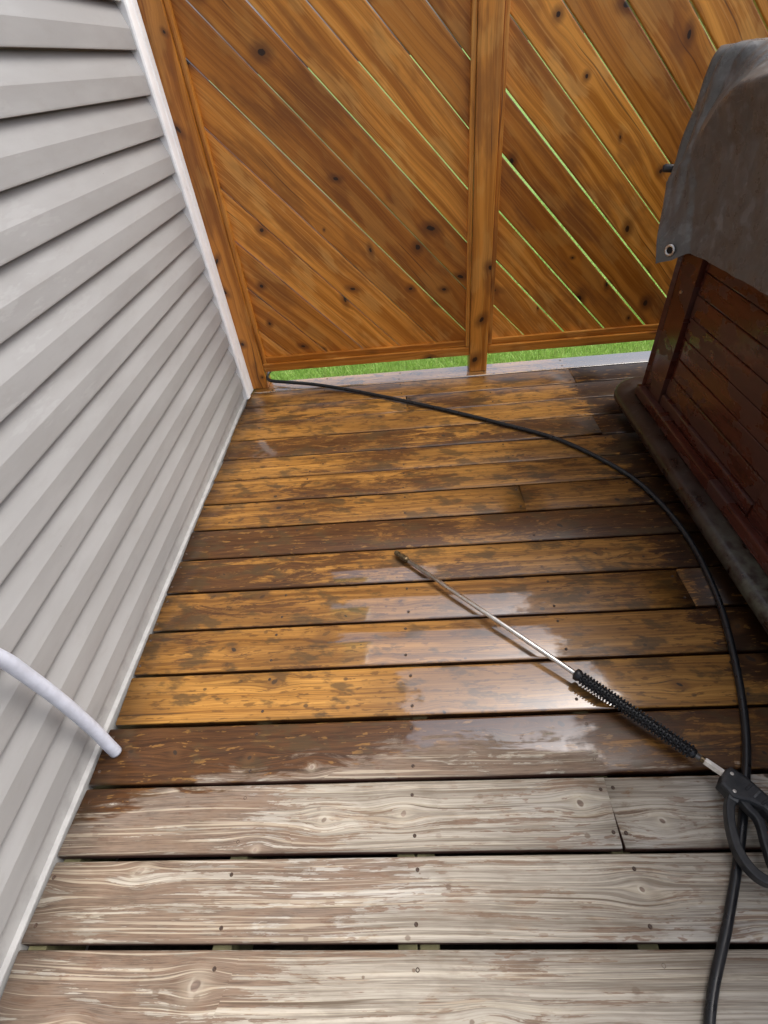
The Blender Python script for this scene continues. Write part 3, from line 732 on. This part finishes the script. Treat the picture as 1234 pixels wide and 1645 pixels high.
# studded ribs round the sleeve
def studs():
    v = []; f = []; a = D.cross(Vector((0, 0, 1))).normalized(); b = D.cross(a)
    nr = 34
    for i in range(nr):
        s = g0 + .022 + (g1 - g0 - .034) * i / (nr - 1)
        for k in range(12):
            an = 2 * math.pi * (k + .5 * (i % 2)) / 12; c, sn = math.cos(an), math.sin(an)
            rad = a * c + b * sn; tan = b * c - a * sn; base = at(s)
            j = len(v)
            for hr, q in ((.0105, 1.0), (.0152, .78), (.0164, .42)):
                for du, dt in ((-1, -1), (1, -1), (1, 1), (-1, 1)):
                    v.append(base + rad * hr + D * (du * .0025 * q) + tan * (dt * .0030 * q))
            for L_ in (0, 4):
                for e in range(4): f.append((j + L_ + e, j + L_ + (e + 1) % 4, j + L_ + 4 + (e + 1) % 4, j + L_ + 4 + e))
            f.append((j + 8, j + 9, j + 10, j + 11))
    return pydata('grip_studs', v, f)
link('grip_studs', studs(), M['rubber'], gr, kind='stuff')
def W2(pts): return [(x - WO.x, y - WO.y) for x, y in pts]
body = [(1.449, -1.920), (1.4585, -1.9115), (1.470, -1.908), (1.491, -1.9275), (1.517, -1.968), (1.545, -2.012), (1.572, -2.075), (1.600, -2.165), (1.612, -2.262), (1.598, -2.285), (1.566, -2.285), (1.553, -2.262), (1.545, -2.20), (1.528, -2.11), (1.510, -2.045), (1.500, -2.000), (1.493, -1.988), (1.474, -1.977), (1.458, -1.973), (1.444, -1.968), (1.4395, -1.956), (1.432, -1.940)]
link('gun_body', extrude_poly('gun_body', W2(body), .022, .060, .0075), M['plastic'], wand, smooth=False)
def ribbon(name, outer, inner, z0, z1, mat, bev=.003):
    o = [tuple(p[:2]) for p in catmull([(x, y, 0) for x, y in outer], 5)]; i_ = [tuple(p[:2]) for p in catmull([(x, y, 0) for x, y in inner], 5)]
    return link(name, extrude_poly(name, W2(o + i_[::-1]), z0, z1, bev), mat, wand)
ribbon('trigger_guard', [(1.446, -1.955), (1.437, -1.965), (1.424, -1.988), (1.412, -2.025), (1.408, -2.058), (1.415, -2.086), (1.430, -2.106), (1.452, -2.114), (1.49, -2.114), (1.535, -2.118)],
       [(1.462, -1.960), (1.453, -1.972), (1.440, -1.990), (1.428, -2.022), (1.424, -2.052), (1.429, -2.076), (1.440, -2.092), (1.457, -2.099), (1.49, -2.100), (1.530, -2.100)], .028, .052, M['plastic'])
ribbon('trigger', [(1.456, -1.968), (1.463, -1.985), (1.471, -2.000), (1.472, -2.015), (1.465, -2.045), (1.459, -2.08), (1.462, -2.092)],
       [(1.472, -1.966), (1.477, -1.980), (1.486, -1.998), (1.487, -2.016), (1.480, -2.045), (1.472, -2.078), (1.468, -2.092)], .031, .052, M['plastic'], .0035)
link('guard_clip', box_me('guard_clip', (-.0085, -.006, -.0015), (.0085, .006, .0015), .001), M['greyplastic'], wand, Vector((1.4475, -1.967, .0535)) - WO, (0, 0, R(-40)))
link('trigger_lock', box_me('trigger_lock', (-.006, -.009, -.006), (.006, .009, .006), .002), M['orange'], wand, Vector((1.4865, -2.036, .047)) - WO, (0, 0, R(-10)))
for i, (x, y, r_) in enumerate([(1.4625, -1.9235, .0035), (1.4515, -1.957, .004), (1.518, -2.005, .0035)]):
    link('body_screw', tube_me('body_screw', [(0, 0, 0), (0, 0, .0015), (0, 0, .0016)], lambda s: .0 + (1.0 if s < .9 else .55) * .0035, 10), M['steel'], wand, Vector((x, y, .0598)) - WO)
# moulded ribs on the gun body
for i in range(5):
    c = Vector((1.483 + i * .0088, -1.950 - i * .0135, .0602)) - WO
    link('body_rib', box_me('body_rib', (-.0022, -.010, -.001), (.0022, .010, .0012), .0008, 1), M['greyplastic'] if i % 2 else M['plastic'], wand, c, (0, 0, R(-58)))
# ================================================================== WHITE PIPE
pp = [(-.03, -1.99, .80), (.02, -1.97, .79), (.052, -1.92, .73), (.060, -1.87, .60), (.060, -1.841, .482), (.055, -1.830, .405), (.050, -1.819, .268), (.046, -1.815, .124), (.0455, -1.818, .045), (.0455, -1.819, .004)]
pth = catmull(pp, 8)
link('drain_pipe', tube_me('drain_pipe', pth, .0145, 20), M['pipe'], smooth=True,
     label='white plastic drain pipe curving down from the siding to the deck', category='pipe')
